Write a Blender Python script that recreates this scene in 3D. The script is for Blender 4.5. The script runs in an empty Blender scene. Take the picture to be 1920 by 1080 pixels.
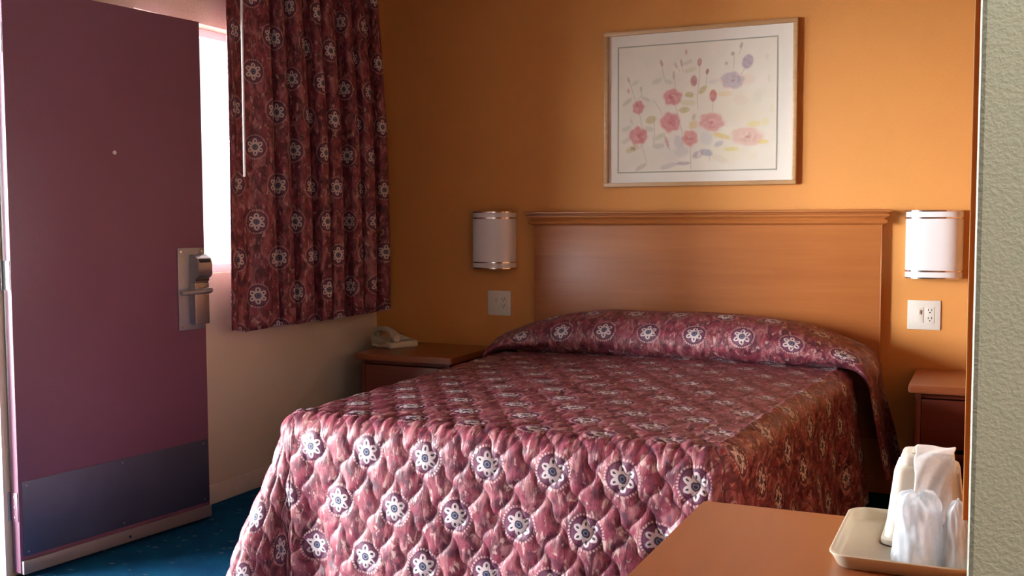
import bpy, bmesh, math, random
import numpy as np
from mathutils import Vector, Matrix
random.seed(4); RNG = np.random.default_rng(4)
S = bpy.context.scene
COL = S.collection
PI = math.pi

# ------------------------------------------------------------------ camera
YAW, PITCH, ROLL, FPX = 0.42936, 0.06502, -0.00394, 1967.91
CAM = Vector((3.07343, -4.92157, 1.23272))
f0 = Vector((-math.sin(YAW), math.cos(YAW), 0)); r0 = Vector((math.cos(YAW), math.sin(YAW), 0)); u0 = Vector((0, 0, 1))
fw = f0*math.cos(PITCH) - u0*math.sin(PITCH); up = u0*math.cos(PITCH) + f0*math.sin(PITCH)
ri = r0*math.cos(ROLL) + up*math.sin(ROLL); up = up*math.cos(ROLL) - r0*math.sin(ROLL)
cd = bpy.data.cameras.new('camera'); cam = bpy.data.objects.new('camera', cd); COL.objects.link(cam)
cd.sensor_width = 36; cd.lens = FPX/1920*36; cd.clip_start = 0.02
M4 = Matrix((ri, up, -fw)).transposed().to_4x4(); M4.translation = CAM
cam.matrix_world = M4
S.camera = cam

# ------------------------------------------------------------------ light
S.view_settings.view_transform = 'Standard'; S.view_settings.look = 'None'
S.view_settings.gamma = 1; S.view_settings.use_curve_mapping = False
S.view_settings.exposure = 0.92
S.cycles.diffuse_bounces = 2; S.cycles.glossy_bounces = 3; S.cycles.max_bounces = 8
W = bpy.data.worlds.new('sky'); S.world = W; W.use_nodes = True
bg = W.node_tree.nodes['Background']
bg.inputs['Color'].default_value = (1.0, 0.97, 0.98, 1); bg.inputs['Strength'].default_value = 0.75
# area lamp added in place of daylight off an unseen forecourt; it reaches the room only through door and window
fl_ = bpy.data.lights.new('daylight_stand_in', 'AREA'); fl_.shape = 'RECTANGLE'; fl_.size = 20; fl_.size_y = 4.4
fl_.energy = 15500; fl_.color = (.97, .97, 1.0)
fo = bpy.data.objects.new('daylight_stand_in', fl_); COL.objects.link(fo); fo.location = (-9.5, -4.0, 1.9)
fo.rotation_euler = (Vector((0, -2.86, 1.2))-fo.location).to_track_quat('-Z', 'Y').to_euler()

def portal(name, loc, sy, sz):
    l = bpy.data.lights.new(name, 'AREA'); l.shape = 'RECTANGLE'; l.size = sz; l.size_y = sy
    l.cycles.is_portal = True
    o = bpy.data.objects.new(name, l); COL.objects.link(o); o.location = loc
    o.rotation_euler = (0, -PI/2, 0)          # -Z of the lamp looks along +X, into the room
    return o
portal('door_portal', (-0.06, -2.86, 1.02), 0.92, 2.05)
portal('window_portal', (-0.06, -1.275, 1.535), .95, 1.06)
# unseen fill lamp added beside the camera to brighten the sage wall end
vl = bpy.data.lights.new('wall_end_fill', 'AREA'); vl.shape = 'RECTANGLE'; vl.size = 0.3; vl.size_y = 0.15
vl.energy = 9.5; vl.color = (.97, 1.0, 0.92)
vo = bpy.data.objects.new('wall_end_fill', vl); COL.objects.link(vo); vo.location = (3.42, -4.86, 2.2)
vo.rotation_euler = (math.radians(35), 0, 0)

# ------------------------------------------------------------------ node helpers
class NT:
    def __init__(s, name):
        s.m = bpy.data.materials.new(name); s.m.use_nodes = True
        s.t = s.m.node_tree; s.b = s.t.nodes['Principled BSDF']; s.out = s.t.nodes['Material Output']
    def n(s, typ, **kw):
        x = s.t.nodes.new(typ)
        for k, v in kw.items(): setattr(x, k, v)
        return x
    def put(s, sock, v):
        if isinstance(v, bpy.types.NodeSocket): s.t.links.new(v, sock)
        elif v is not None:
            if sock.type == 'RGBA' and not isinstance(v, (int, float)) and len(v) == 3: v = (*v, 1)
            sock.default_value = v
    def math(s, op, a, b=None, c=None, clamp=False):
        x = s.n('ShaderNodeMath', operation=op, use_clamp=clamp)
        for i, v in enumerate((a, b, c)):
            if v is not None: s.put(x.inputs[i], v)
        return x.outputs[0]
    def mix(s, f, a, b, blend='MIX'):
        x = s.n('ShaderNodeMix', data_type='RGBA', blend_type=blend)
        s.put(x.inputs[0], f); s.put(x.inputs[6], a); s.put(x.inputs[7], b)
        return x.outputs[2]
    def noise(s, vec, scale, detail=3, rough=.55, dist=0):
        x = s.n('ShaderNodeTexNoise'); s.put(x.inputs['Vector'], vec)
        x.inputs['Scale'].default_value = scale; x.inputs['Detail'].default_value = detail
        x.inputs['Roughness'].default_value = rough; x.inputs['Distortion'].default_value = dist
        return x.outputs['Fac']
    def smooth(s, v, lo, hi):
        x = s.n('ShaderNodeMapRange', interpolation_type='SMOOTHSTEP')
        s.put(x.inputs[0], v); x.inputs[1].default_value = lo; x.inputs[2].default_value = hi
        return x.outputs[0]
    def obj(s): return s.n('ShaderNodeTexCoord').outputs['Object']
    def geo(s): return s.n('ShaderNodeNewGeometry').outputs['Position']
    def mapv(s, vec, scale=(1, 1, 1), rot=(0, 0, 0)):
        x = s.n('ShaderNodeMapping'); s.put(x.inputs[0], vec)
        x.inputs['Scale'].default_value = scale; x.inputs['Rotation'].default_value = rot
        return x.outputs[0]
    def bump(s, h, strength=.3, dist=.002):
        x = s.n('ShaderNodeBump'); s.put(x.inputs['Height'], h)
        x.inputs['Strength'].default_value = strength; x.inputs['Distance'].default_value = dist
        s.put(s.b.inputs['Normal'], x.outputs[0])
    def set(s, **kw):
        for k, v in kw.items(): s.put(s.b.inputs[k.replace('_', ' ')], v)
        return s

def plain(name, col, rough=.5, metal=0., spec=.5, var=.06, scale=30, bump=0.):
    t = NT(name); nz = t.noise(t.obj(), scale, 4)
    dark = tuple(c*(1-var*2) for c in col); lite = tuple(min(1, c*(1+var)) for c in col)
    t.set(Base_Color=t.mix(nz, dark, lite), Roughness=rough, Metallic=metal, Specular_IOR_Level=spec)
    if bump: t.bump(t.noise(t.obj(), scale*8, 2), bump, .001)
    return t.m

def paint(name, col, scale=230, bump=.35, rough=.6, dist=.0016, spec=.35):
    t = NT(name); g = t.geo()
    big = t.noise(g, 3, 3)
    t.set(Base_Color=t.mix(big, tuple(c*.94 for c in col), tuple(min(1, c*1.05) for c in col)), Roughness=rough, Specular_IOR_Level=spec)
    a = t.noise(g, scale, 2, .5, .3); b = t.noise(g, scale*.3, 3)
    t.bump(t.math('ADD', t.smooth(a, .35, .68), t.math('MULTIPLY', b, .6)), bump, dist)
    return t.m

def wood(name, col, dark, axis=0, rough=.3, coat=.3, freq=1.0, spec=.5, contrast=.6):
    t = NT(name); o = t.obj()
    sc = [26*freq]*3; sc[axis] = 1.6*freq
    v = t.mapv(o, tuple(sc))
    a = t.noise(v, 1.0, 5, .6, .6); b = t.noise(t.mapv(o, tuple(c*5 for c in sc)), 1.0, 3)
    sc2 = [5*freq]*3; sc2[axis] = .7*freq
    c = t.noise(t.mapv(o, tuple(sc2)), 1.0, 3, .5, 1.2)
    f = t.math('ADD', t.math('MULTIPLY', a, .5), t.math('ADD', t.math('MULTIPLY', b, .15), t.math('MULTIPLY', c, .35)))
    f = t.smooth(f, .5-contrast*.4, .5+contrast*.4)
    t.set(Base_Color=t.mix(f, dark, col), Roughness=rough, Coat_Weight=coat, Coat_Roughness=.28, Specular_IOR_Level=spec)
    t.bump(b, .05, .0006)
    return t.m

MA, MB_, MR = 0.207, 0.163, 0.055     # medallion spacing across, spacing down, ring radius
QW, QH = .1000, .158                   # quilting cell
def fabric(name, rough=.42, back=0.0, seam=0.0):
    t = NT(name)
    uv = t.n('ShaderNodeUVMap', uv_map='UVMap').outputs[0]
    wn = t.n('ShaderNodeTexNoise'); t.put(wn.inputs['Vector'], uv); wn.inputs['Scale'].default_value = 60
    off = t.n('ShaderNodeVectorMath', operation='MULTIPLY_ADD'); t.put(off.inputs[0], wn.outputs['Color'])
    off.inputs[1].default_value = (.006, .006, 0); off.inputs[2].default_value = (-.003, -.003, 0)
    ad = t.n('ShaderNodeVectorMath', operation='ADD'); t.put(ad.inputs[0], uv); t.put(ad.inputs[1], off.outputs[0])
    sp = t.n('ShaderNodeSeparateXYZ'); t.put(sp.inputs[0], ad.outputs[0]); u, v = sp.outputs[0], sp.outputs[1]
    m = t.math
    u = m('DIVIDE', u, MA); v = m('DIVIDE', v, MB_)
    odd = m('FLOORED_MODULO', m('FLOOR', v), 2.0)
    x = m('MULTIPLY', m('SUBTRACT', m('FRACT', m('MULTIPLY_ADD', odd, .5, u)), .5), MA/MR)
    y = m('MULTIPLY', m('SUBTRACT', m('FRACT', v), .5), MB_/MR)
    r = m('SQRT', m('ADD', m('MULTIPLY', x, x), m('MULTIPLY', y, y)))
    th = m('ARCTAN2', y, x)
    tl = m('SUBTRACT', m('FLOORED_MODULO', m('ADD', th, PI/3), PI/3), PI/6)
    px = m('MULTIPLY', r, m('COSINE', tl)); py = m('MULTIPLY', r, m('SINE', tl))
    def ell(cx, rx, ry):
        a = m('DIVIDE', m('SUBTRACT', px, cx), rx); b = m('DIVIDE', py, ry)
        return m('ADD', m('MULTIPLY', a, a), m('MULTIPLY', b, b))
    petal = t.smooth(ell(.40, .30, .20), 1.1, .85)
    seed = t.smooth(ell(.48, .10, .06), 1.2, .7)
    cen = t.smooth(r, .25, .21); cring = m('MULTIPLY', t.smooth(r, .08, .1), t.smooth(r, .145, .125))
    disc = t.smooth(r, .84, .80)
    edge = m('MULTIPLY', t.smooth(r, .76, .8), t.smooth(r, .86, .82))
    dots = m('MULTIPLY', m('MULTIPLY', t.smooth(r, .86, .9), t.smooth(r, 1.02, .97)), t.smooth(m('SINE', m('MULTIPLY', th, 34)), -.7, .1))
    # mottled ground
    n1 = t.noise(uv, 22, 4, .6, .4); n2 = t.noise(t.mapv(uv, (30, 13, 20)), 1, 3, .55, .8); n3 = t.noise(t.mapv(uv, (52, 26, 40), (0, 0, .4)), 1, 3, .6, .5)
    c = t.mix(t.smooth(n1, .38, .6), (.085, .018, .03), (.23, .045, .068))
    c = t.mix(m('MULTIPLY', t.smooth(n2, .48, .66), .8), c, (.38, .15, .16))
    c = t.mix(m('MULTIPLY', t.smooth(n3, .56, .68), .75), c, (.54, .36, .32))
    c = t.mix(m('MULTIPLY', t.smooth(n3, .43, .32), .65), c, (.075, .045, .065))
    c = t.mix(m('MULTIPLY', disc, .85), c, (.125, .045, .085))
    c = t.mix(m('MULTIPLY', edge, .8), c, (.04, .015, .04))
    c = t.mix(m('MULTIPLY', dots, .6), c, (.60, .42, .42))
    c = t.mix(m('MULTIPLY', petal, .88), c, (.66, .55, .55))
    c = t.mix(m('MULTIPLY', seed, .95), c, (.02, .02, .04))
    c = t.mix(m('MULTIPLY', cen, .95), c, (.03, .035, .07))
    c = t.mix(m('MULTIPLY', cring, .7), c, (.30, .32, .42))
    if seam:      # stitched quilting seams, with the grooves' crease shade painted into the colour
        s2 = t.n('ShaderNodeSeparateXYZ'); t.put(s2.inputs[0], uv); us, vs = s2.outputs[0], s2.outputs[1]
        ua = m('DIVIDE', m('ADD', us, m('MULTIPLY', m('SINE', m('MULTIPLY', vs, 4*PI/QH)), .007)), QW); va = m('DIVIDE', vs, QH)
        sa = m('ABSOLUTE', m('SINE', m('MULTIPLY', m('ADD', ua, va), PI))); sb = m('ABSOLUTE', m('SINE', m('MULTIPLY', m('SUBTRACT', ua, va), PI)))
        c = t.mix(m('MULTIPLY', t.smooth(m('MINIMUM', sa, sb), .13, .04), seam), c, (.05, .012, .025))
    t.set(Base_Color=c, Roughness=rough, Specular_IOR_Level=.3)
    t.bump(m('ADD', t.noise(t.mapv(uv, (140, 45, 80)), 1, 3, .6, 1.0), m('MULTIPLY', t.noise(uv, 900, 1), .2)), .35, .004)
    if back:
        tr = t.n('ShaderNodeBsdfTranslucent'); t.put(tr.inputs[0], c)
        mx = t.n('ShaderNodeMixShader'); mx.inputs[0].default_value = back
        t.t.links.new(t.b.outputs[0], mx.inputs[1]); t.t.links.new(tr.outputs[0], mx.inputs[2]); t.t.links.new(mx.outputs[0], t.out.inputs[0])
    return t.m

def thin_glass(name, tint=(1, 1, 1), refl=.06, rough=.02, haze=0., hazecol=(.9, .95, 1)):
    t = NT(name); tr = t.n('ShaderNodeBsdfTransparent'); tr.inputs[0].default_value = (*tint, 1)
    gl = t.n('ShaderNodeBsdfGlossy'); gl.inputs['Roughness'].default_value = rough
    lw = t.n('ShaderNodeLayerWeight'); lw.inputs[0].default_value = .5
    sch = t.math('POWER', lw.outputs['Facing'], 5.0)
    mx = t.n('ShaderNodeMixShader'); t.put(mx.inputs[0], t.math('MULTIPLY_ADD', sch, .8, refl))
    t.t.links.new(tr.outputs[0], mx.inputs[1]); t.t.links.new(gl.outputs[0], mx.inputs[2])
    last = mx.outputs[0]
    if haze:
        d = t.n('ShaderNodeBsdfDiffuse'); d.inputs[0].default_value = (*hazecol, 1)
        tl = t.n('ShaderNodeBsdfTranslucent'); tl.inputs[0].default_value = (*hazecol, 1)
        a = t.n('ShaderNodeMixShader'); a.inputs[0].default_value = .4
        t.t.links.new(d.outputs[0], a.inputs[1]); t.t.links.new(tl.outputs[0], a.inputs[2])
        b = t.n('ShaderNodeMixShader'); cr = t.noise(t.mapv(t.obj(), (60, 60, 30)), 1, 3, .6, 1.0)
        t.put(b.inputs[0], t.math('MULTIPLY_ADD', cr, haze*.8, haze*.6, True))
        t.t.links.new(last, b.inputs[1]); t.t.links.new(a.outputs[0], b.inputs[2]); last = b.outputs[0]
    t.t.links.new(last, t.out.inputs[0])
    return t.m

# ------------------------------------------------------------------ mesh helpers
def box(bm, x0, x1, y0, y1, z0, z1, bev=0, seg=2):
    ret = bmesh.ops.create_cube(bm, size=1)
    vs = ret['verts']
    for v in vs:
        v.co.x = x0 + (v.co.x+.5)*(x1-x0); v.co.y = y0 + (v.co.y+.5)*(y1-y0); v.co.z = z0 + (v.co.z+.5)*(z1-z0)
    if bev:
        es = {e for v in vs for e in v.link_edges}
        bmesh.ops.bevel(bm, geom=list(es), offset=bev, segments=seg, profile=.5, affect='EDGES')
    return bm
def B(*a, **k): return box(bmesh.new(), *a, **k)
def tube(bm, pts, r, n=10, cap=True):
    pts = [Vector(p) for p in pts]; rings = []
    for i, p in enumerate(pts):
        d = (pts[min(i+1, len(pts)-1)] - pts[max(i-1, 0)]).normalized()
        a = d.orthogonal().normalized() if i == 0 else (pa - d*pa.dot(d)).normalized()
        pa = a; b = d.cross(a); rr = r[i] if isinstance(r, (list, tuple)) else r
        rings.append([bm.verts.new(p + (a*math.cos(t) + b*math.sin(t))*rr) for t in [2*PI*k/n for k in range(n)]])
    for q, w in zip(rings, rings[1:]):
        for k in range(n): bm.faces.new((q[k], q[(k+1) % n], w[(k+1) % n], w[k]))
    if cap: bm.faces.new(rings[0][::-1]); bm.faces.new(rings[-1])
    return bm
def prism(bm, poly, axis, lo, hi):
    """poly: list of 2-D points in the two other axes (in xyz order); extruded along axis"""
    def P(a, b, c):
        return {'x': (c, a, b), 'y': (a, c, b), 'z': (a, b, c)}[axis]
    A = [bm.verts.new(P(*p, lo)) for p in poly]; Bv = [bm.verts.new(P(*p, hi)) for p in poly]; n = len(poly)
    for i in range(n): bm.faces.new((A[i], A[(i+1) % n], Bv[(i+1) % n], Bv[i]))
    bm.faces.new(A[::-1]); bm.faces.new(Bv)
    bmesh.ops.recalc_face_normals(bm, faces=bm.faces)
    return bm
def rrect(x0, x1, y0, y1, r, n=6):
    pts = []
    for cx, cy, a0 in ((x1-r, y1-r, 0), (x0+r, y1-r, PI/2), (x0+r, y0+r, PI), (x1-r, y0+r, 1.5*PI)):
        for k in range(n+1):
            a = a0 + PI/2*k/n; pts.append((cx+r*math.cos(a), cy+r*math.sin(a)))
    return pts
def loft(bm, loops, cap0=True, cap1=True):
    R = [[bm.verts.new(p) for p in l] for l in loops]; n = len(R[0])
    for a, b in zip(R, R[1:]):
        for k in range(n): bm.faces.new((a[k], a[(k+1) % n], b[(k+1) % n], b[k]))
    if cap0: bm.faces.new(R[0][::-1])
    if cap1: bm.faces.new(R[-1])
    bmesh.ops.recalc_face_normals(bm, faces=bm.faces)
    return bm
def empty(name, loc, rz=0):
    o = bpy.data.objects.new(name, None); COL.objects.link(o); o.location = loc; o.rotation_euler.z = rz
    o.empty_display_size = .1
    return o
def wloc(p):
    v = Vector((0, 0, 0))
    while p is not None: v += p.location; p = p.parent
    return v
def obj(name, bm, mat, parent=None, smooth=True, local=False, angle=38):
    """world-space bmesh -> one mesh object (re-centred on its parent; parts of rotated things come in local space)"""
    me = bpy.data.meshes.new(name)
    if isinstance(bm, bmesh.types.BMesh):
        bm.to_mesh(me); bm.free()
    else: me = bm
    if parent is not None and not local: me.transform(Matrix.Translation(-wloc(parent)))
    o = bpy.data.objects.new(name, me); COL.objects.link(o); o.parent = parent
    me.materials.append(mat)
    if smooth:
        me.polygons.foreach_set('use_smooth', [True]*len(me.polygons))
        me.set_sharp_from_angle(angle=math.radians(angle))
    return o
def tag(o, label, cat, group=None):
    o['label'] = label; o['category'] = cat
    if group: o['group'] = group
    return o
def struct(o, label=None):
    o['kind'] = 'structure'
    if label: o['label'] = label
    return o
def grid_mesh(name, V, F, UV=None, smooth=True):
    me = bpy.data.meshes.new(name)
    V = np.asarray(V, np.float32); F = np.asarray(F, np.int32)
    me.vertices.add(len(V)); me.vertices.foreach_set('co', V.ravel())
    me.loops.add(F.size); me.loops.foreach_set('vertex_index', F.ravel())
    me.polygons.add(len(F)); me.polygons.foreach_set('loop_start', np.arange(0, F.size, F.shape[1], dtype=np.int32))
    me.polygons.foreach_set('use_smooth', np.ones(len(F), bool))
    if UV is not None:
        l = me.uv_layers.new(name='UVMap'); l.data.foreach_set('uv', np.asarray(UV, np.float32)[F.ravel()].ravel())
    me.update(calc_edges=True); me.validate()
    return me

# ------------------------------------------------------------------ materials
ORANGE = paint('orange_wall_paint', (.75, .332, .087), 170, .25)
CREAM = paint('cream_wall_paint', (.72, .62, .48), 150, .35)
SAGE = paint('sage_wall_paint', (.55, .575, .46), 560, .13, dist=.0007)
WHITEC = paint('ceiling_paint', (.62, .57, .49), 120, .5)
DEEPO = paint('low_bounce_orange', (.42, .155, .045), 170, .25)  # orange for walls out of view, darkened to cut bounced light
TRIMW = plain('trim_paint', (.74, .66, .54), .45)
HEADW = wood('headboard_wood', (.54, .20, .05), (.41, .13, .03), 0, .42, .30, .7)
CROWNW = wood('crown_wood', (.56, .215, .06), (.42, .14, .032), 0, .34, .3, 1)
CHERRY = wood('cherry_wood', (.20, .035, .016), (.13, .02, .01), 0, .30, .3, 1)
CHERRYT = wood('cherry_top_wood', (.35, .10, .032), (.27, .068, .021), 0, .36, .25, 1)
DRESW = wood('dresser_wood', (.37, .12, .04), (.30, .09, .028), 1, .38, .2, .8, contrast=.9)
FRAMEW = wood('pale_frame_wood', (.66, .43, .22), (.52, .31, .14), 0, .4, .1, 2)
MIRRW = wood('mirror_frame_wood', (.42, .18, .035), (.30, .11, .02), 2, .4, .1, 2)
JAMBW = wood('jamb_wood', (.62, .30, .09), (.46, .2, .05), 2, .4, .1, 2)
DOORP = paint('plum_door_paint', (.215, .088, .145), 260, .22, .42, .0008, .5)
STEEL = plain('brushed_steel', (.40, .42, .46), .42, .6, var=.08, scale=60)
CHROME = plain('chrome', (.75, .75, .77), .18, 1.0, var=.03)
BRONZE = plain('reader_metal', (.40, .36, .36), .36, .75, var=.08, scale=60)
DARK = plain('dark_plastic', (.02, .02, .025), .4)
KICK = NT('kick_plate_metal')
kn = KICK.noise(KICK.mapv(KICK.obj(), (6, 6, 6)), 1, 5, .6, .6)
KICK.set(Base_Color=KICK.mix(kn, (.08, .10, .17), (.15, .17, .25)), Metallic=.75, Roughness=KICK.math('MULTIPLY_ADD', kn, .25, .42))
KICK = KICK.m
SWEEP = plain('door_sweep_metal', (.27, .24, .23), .5, .3)
ACRYL = plain('white_acrylic', (.86, .84, .84), .22, 0, var=.01)
IVORY = plain('ivory_plastic', (.80, .77, .68), .4, 0, var=.02)
BEIGE = plain('beige_phone_plastic', (.62, .56, .42), .38, 0, var=.03)
BEIGED = plain('dark_phone_plastic', (.30, .26, .18), .45, 0, var=.03)
TRAYM = plain('tan_tray_plastic', (.58, .50, .37), .42, 0, var=.04, scale=200)
BUCKM = plain('cream_bucket_plastic', (.76, .70, .58), .38, 0, var=.02)
MATB = plain('white_mat_board', (.94, .91, .82), .8, var=.012)
FILLET = plain('grey_green_fillet', (.45, .46, .36), .6)
MATT = plain('mattress_cloth', (.16, .14, .14), .9)
BLACKC = plain('black_box_spring_cloth', (.02, .018, .02), .95)
CURT = fabric('curtain_fabric', .45, .012)
SPREAD = fabric('bedspread_fabric', .38, seam=.6)
GLASS = thin_glass('window_glass')
PGLASS = thin_glass('picture_glass', refl=.03)
PLASTIC = thin_glass('clear_wrap_plastic', refl=.12, rough=.15, haze=.62, hazecol=(.86, .94, 1.0))
CUPM = thin_glass('cup_plastic', refl=.06, rough=.2, haze=.7, hazecol=(.9, .95, 1.0))
BAGW = thin_glass('white_bag_plastic', refl=.05, rough=.2, haze=.75, hazecol=(.92, .88, .86))
MIRRG = plain('mirror_silver', (.85, .86, .86), .03, 1.0, var=.01)
CONC = paint('walkway_concrete', (.55, .52, .48), 40, .4)
CARPET = NT('blue_carpet')
g = CARPET.geo()
vor = CARPET.n('ShaderNodeTexVoronoi', feature='F1'); CARPET.put(vor.inputs['Vector'], CARPET.mapv(g, (14, 22, 1))); vor.inputs['Scale'].default_value = 1
fl = CARPET.math('MULTIPLY', CARPET.smooth(vor.outputs['Distance'], .24, .12), CARPET.smooth(CARPET.noise(g, 70, 2), .42, .6))
cb = CARPET.mix(CARPET.noise(g, 160, 3), (.003, .05, .115), (.009, .125, .26))
cb = CARPET.mix(CARPET.smooth(CARPET.noise(g, 9, 3), .35, .65), cb, CARPET.mix(.5, cb, (.008, .04, .13)))
CARPET.set(Base_Color=CARPET.mix(CARPET.math('MULTIPLY', fl, .55), cb, (.32, .34, .34)), Roughness=.95, Specular_IOR_Level=.05)
CARPET.bump(CARPET.noise(g, 420, 2), .7, .006); CARPET = CARPET.m

# ------------------------------------------------------------------ the room
RX, RY, CZ = 3.62, -6.6, 2.62        # right wall, wall behind the camera, ceiling
WT = .13
DY0, DY1, DZ = -3.325, -2.403, 2.05     # doorway
WY0, WY1, WZ0, WZ1 = -1.75, -.80, 1.005, 2.066   # window
PX, PY0, PY1 = 3.0675, -4.50, -2.15     # partition
struct(obj('floor', B(-WT, RX+.1, RY-.1, .1, -.1, 0), CARPET))
struct(obj('ceiling', B(-WT, RX+.1, RY-.1, .1, CZ, CZ+.1), WHITEC))
struct(obj('wall_back', B(-WT, RX+.1, 0, .1, 0, CZ), ORANGE))
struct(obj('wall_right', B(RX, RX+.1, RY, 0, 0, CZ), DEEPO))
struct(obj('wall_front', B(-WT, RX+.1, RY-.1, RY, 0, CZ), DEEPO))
bm = bmesh.new()
for y0, y1, z0, z1 in ((RY, DY0, 0, CZ), (DY0, DY1, DZ, CZ), (DY1, WY0, 0, CZ), (WY0, WY1, 0, WZ0), (WY0, WY1, WZ1, CZ), (WY1, 0, 0, CZ)):
    box(bm, -WT, 0, y0, y1, z0, z1)
bmesh.ops.remove_doubles(bm, verts=bm.verts, dist=1e-5)
struct(obj('wall_left', bm, CREAM, smooth=False))
# partition at the right, orange towards the bed, sage on its end
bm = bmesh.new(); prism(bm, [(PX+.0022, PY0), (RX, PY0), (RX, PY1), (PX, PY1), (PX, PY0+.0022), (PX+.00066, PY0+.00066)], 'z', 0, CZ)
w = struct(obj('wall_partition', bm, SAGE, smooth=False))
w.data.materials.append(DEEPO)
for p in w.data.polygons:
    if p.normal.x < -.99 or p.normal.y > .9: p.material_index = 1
struct(obj('baseboard_left', B(0, .012, WY0-.62, -.001, 0, .085, bev=.004), TRIMW))
struct(obj('baseboard_back', B(.013, RX, -.012, 0, 0, .085, bev=.004), ORANGE))
struct(obj('walkway', B(-14, -WT, -16, 12, -.12, -.02), CONC), 'pale concrete walkway outside the open door')

# door frame in the opening
t = struct(empty('trim_1', (-.06, (DY0+DY1)/2, 0)), 'stained wood frame around the doorway')
for y0, y1 in ((DY0, DY0+.018), (DY1-.018, DY1)):
    obj('jamb', B(-WT-.01, .004, y0, y1, 0, DZ-.018, bev=.002), TRIMW, t)
obj('head_jamb', B(-WT-.01, .004, DY0, DY1, DZ-.018, DZ, bev=.002), TRIMW, t)
for y0, y1 in ((DY1-.032, DY1-.0185), (DY0+.0185, DY0+.032)):
    obj('door_stop', B(-.085, -.045, y0, y1, 0, DZ-.02, bev=.002), JAMBW, t)

# the door, folded back almost against the window wall. Local: x from hinge to free edge, y=0 the face in view, +y towards the wall
DW, DT, DH = .852, .044, 2.031
D = struct(empty('door_1', (.049, -2.398, 0), math.atan2(.845, .103)), 'plum painted door standing wide open against the window wall')
obj('door_slab', B(0, DW, 0, DT, .018, DH, bev=.0025), DOORP, D, local=True)
k = obj('kick_plate', B(.012, DW-.006, -.0022, 0, .075, .337, bev=.0008), KICK, D, local=True); k['label'] = 'scuffed dark metal kick plate'
for xx in (.03, DW*.5, DW-.03):
    for zz in (.09, .322):
        b = bmesh.new(); tube(b, [(xx, -.0022, zz), (xx, -.0036, zz)], .0035, 8); obj('screw', b, STEEL, k, local=True)
s = obj('door_sweep', B(.004, DW-.002, -.012, 0, .014, .062, bev=.003), SWEEP, D, local=True)
b = bmesh.new(); tube(b, [(DW*.52, -.012, .035), (DW*.52, -.0145, .035)], .006, 10); obj('screw', b, CHROME, s, local=True)
b = bmesh.new(); tube(b, [(.43, .002, 1.487), (.43, -.004, 1.487)], .0075, 16); p = obj('peephole', b, ACRYL, D, local=True)
for zz in (.25, 1.05, 1.85):
    h = obj('hinge', B(-.0025, 0, .004, DT-.002, zz-.05, zz+.05, bev=.0006), DOORP if zz < 1 else STEEL, D, local=True)
    b = bmesh.new()
    for q in range(5):
        tube(b, [(-.006, DT+.004, zz-.05+.0202*q), (-.006, DT+.004, zz-.05+.0202*q+.0192)], .006, 10)
    obj('knuckle', b, STEEL, h, local=True)
    for q in (-.035, 0, .035):
        b = bmesh.new(); tube(b, [(-.0025, .02, zz+q), (-.004, .02, zz+q)], .0035, 8); obj('screw', b, STEEL, h, local=True)
# card lock
LX0, LX1, LZ0, LZ1 = DW-.142, DW-.008, .795, 1.125
e = obj('lock_plate', B(LX0, LX1, -.006, 0, LZ0, LZ1, bev=.003), STEEL, D, local=True)
for xx in (LX0+.014, LX1-.014):
    for zz in (LZ0+.014, LZ1-.014):
        b = bmesh.new(); tube(b, [(xx, -.006, zz), (xx, -.0085, zz)], .0042, 10); obj('screw', b, CHROME, e, local=True)
lb = B(LX0+.056, LX1-.004, -.038, -.006, LZ0+.022, .985, bev=.004); obj('lock_body', lb, BRONZE, D, local=True)
b = bmesh.new(); prism(b, [(-.006, .985), (-.006, 1.098), (-.024, 1.098), (-.05, 1.082), (-.058, 1.06), (-.058, 1.02), (-.050, 1.008), (-.038, 1.003), (-.034, .985)], 'x', LX0+.058, LX1-.003)
bmesh.ops.bevel(b, geom=list(b.edges), offset=.0016, segments=2, affect='EDGES')
rd = obj('card_reader', b, BRONZE, D, local=True)
obj('card_slot', B(LX0+.062, LX1-.008, -.042, -.034, .992, 1.001), DARK, rd, local=True)
obj('reader_window', B(LX0+.066, LX1-.012, -.0565, -.049, 1.066, 1.08, bev=.001), DARK, rd, local=True)
lx = LX0+.083
b = bmesh.new(); tube(b, [(lx, -.036, .953), (lx, -.075, .953)], .0135, 18)
hub = obj('lever_hub', b, CHROME, D, local=True)
b = bmesh.new(); tube(b, [(lx+.026, -.07, .955), (lx+.01, -.075, .954), (lx-.02, -.076, .953), (lx-.075, -.073, .951), (lx-.125, -.070, .949)], [.010, .0125, .0115, .010, .0085], 14)
obj('lever', b, STEEL, hub, local=True)

# window
wn_ = struct(empty('window_1', (-.06, (WY0+WY1)/2, WZ0)), 'bright window behind the door and curtain')
bm = bmesh.new(); fwid = .035
for y0, y1, z0, z1 in ((WY0, WY1, WZ0, WZ0+fwid), (WY0, WY1, WZ1-fwid, WZ1), (WY0, WY0+fwid, WZ0+fwid, WZ1-fwid), (WY1-fwid, WY1, WZ0+fwid, WZ1-fwid)):
    box(bm, -.11, -.075, y0, y1, z0, z1, bev=.002)
obj('window_frame', bm, ACRYL, wn_)
obj('meeting_stile', B(-.108, -.078, -1.02, -.985, WZ0+fwid, WZ1-fwid, bev=.002), ACRYL, wn_)
for y0, y1 in ((WY0+fwid, -1.02), (-.985, WY1-fwid)):
    obj('pane', B(-.095, -.091, y0, y1, WZ0+fwid, WZ1-fwid), GLASS, wn_)

# ------------------------------------------------------------------ curtain
CY0, CY1, CZ0, CZ1 = -1.352, -.072, .755, 2.50
ct = tag(empty('curtain', (.1, (CY0+CY1)/2, CZ0)), 'burgundy curtain with medallion print hanging in folds over window', 'curtain')
NS, NZ = 900, 60
tau = np.linspace(0, 1, NS)
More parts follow.
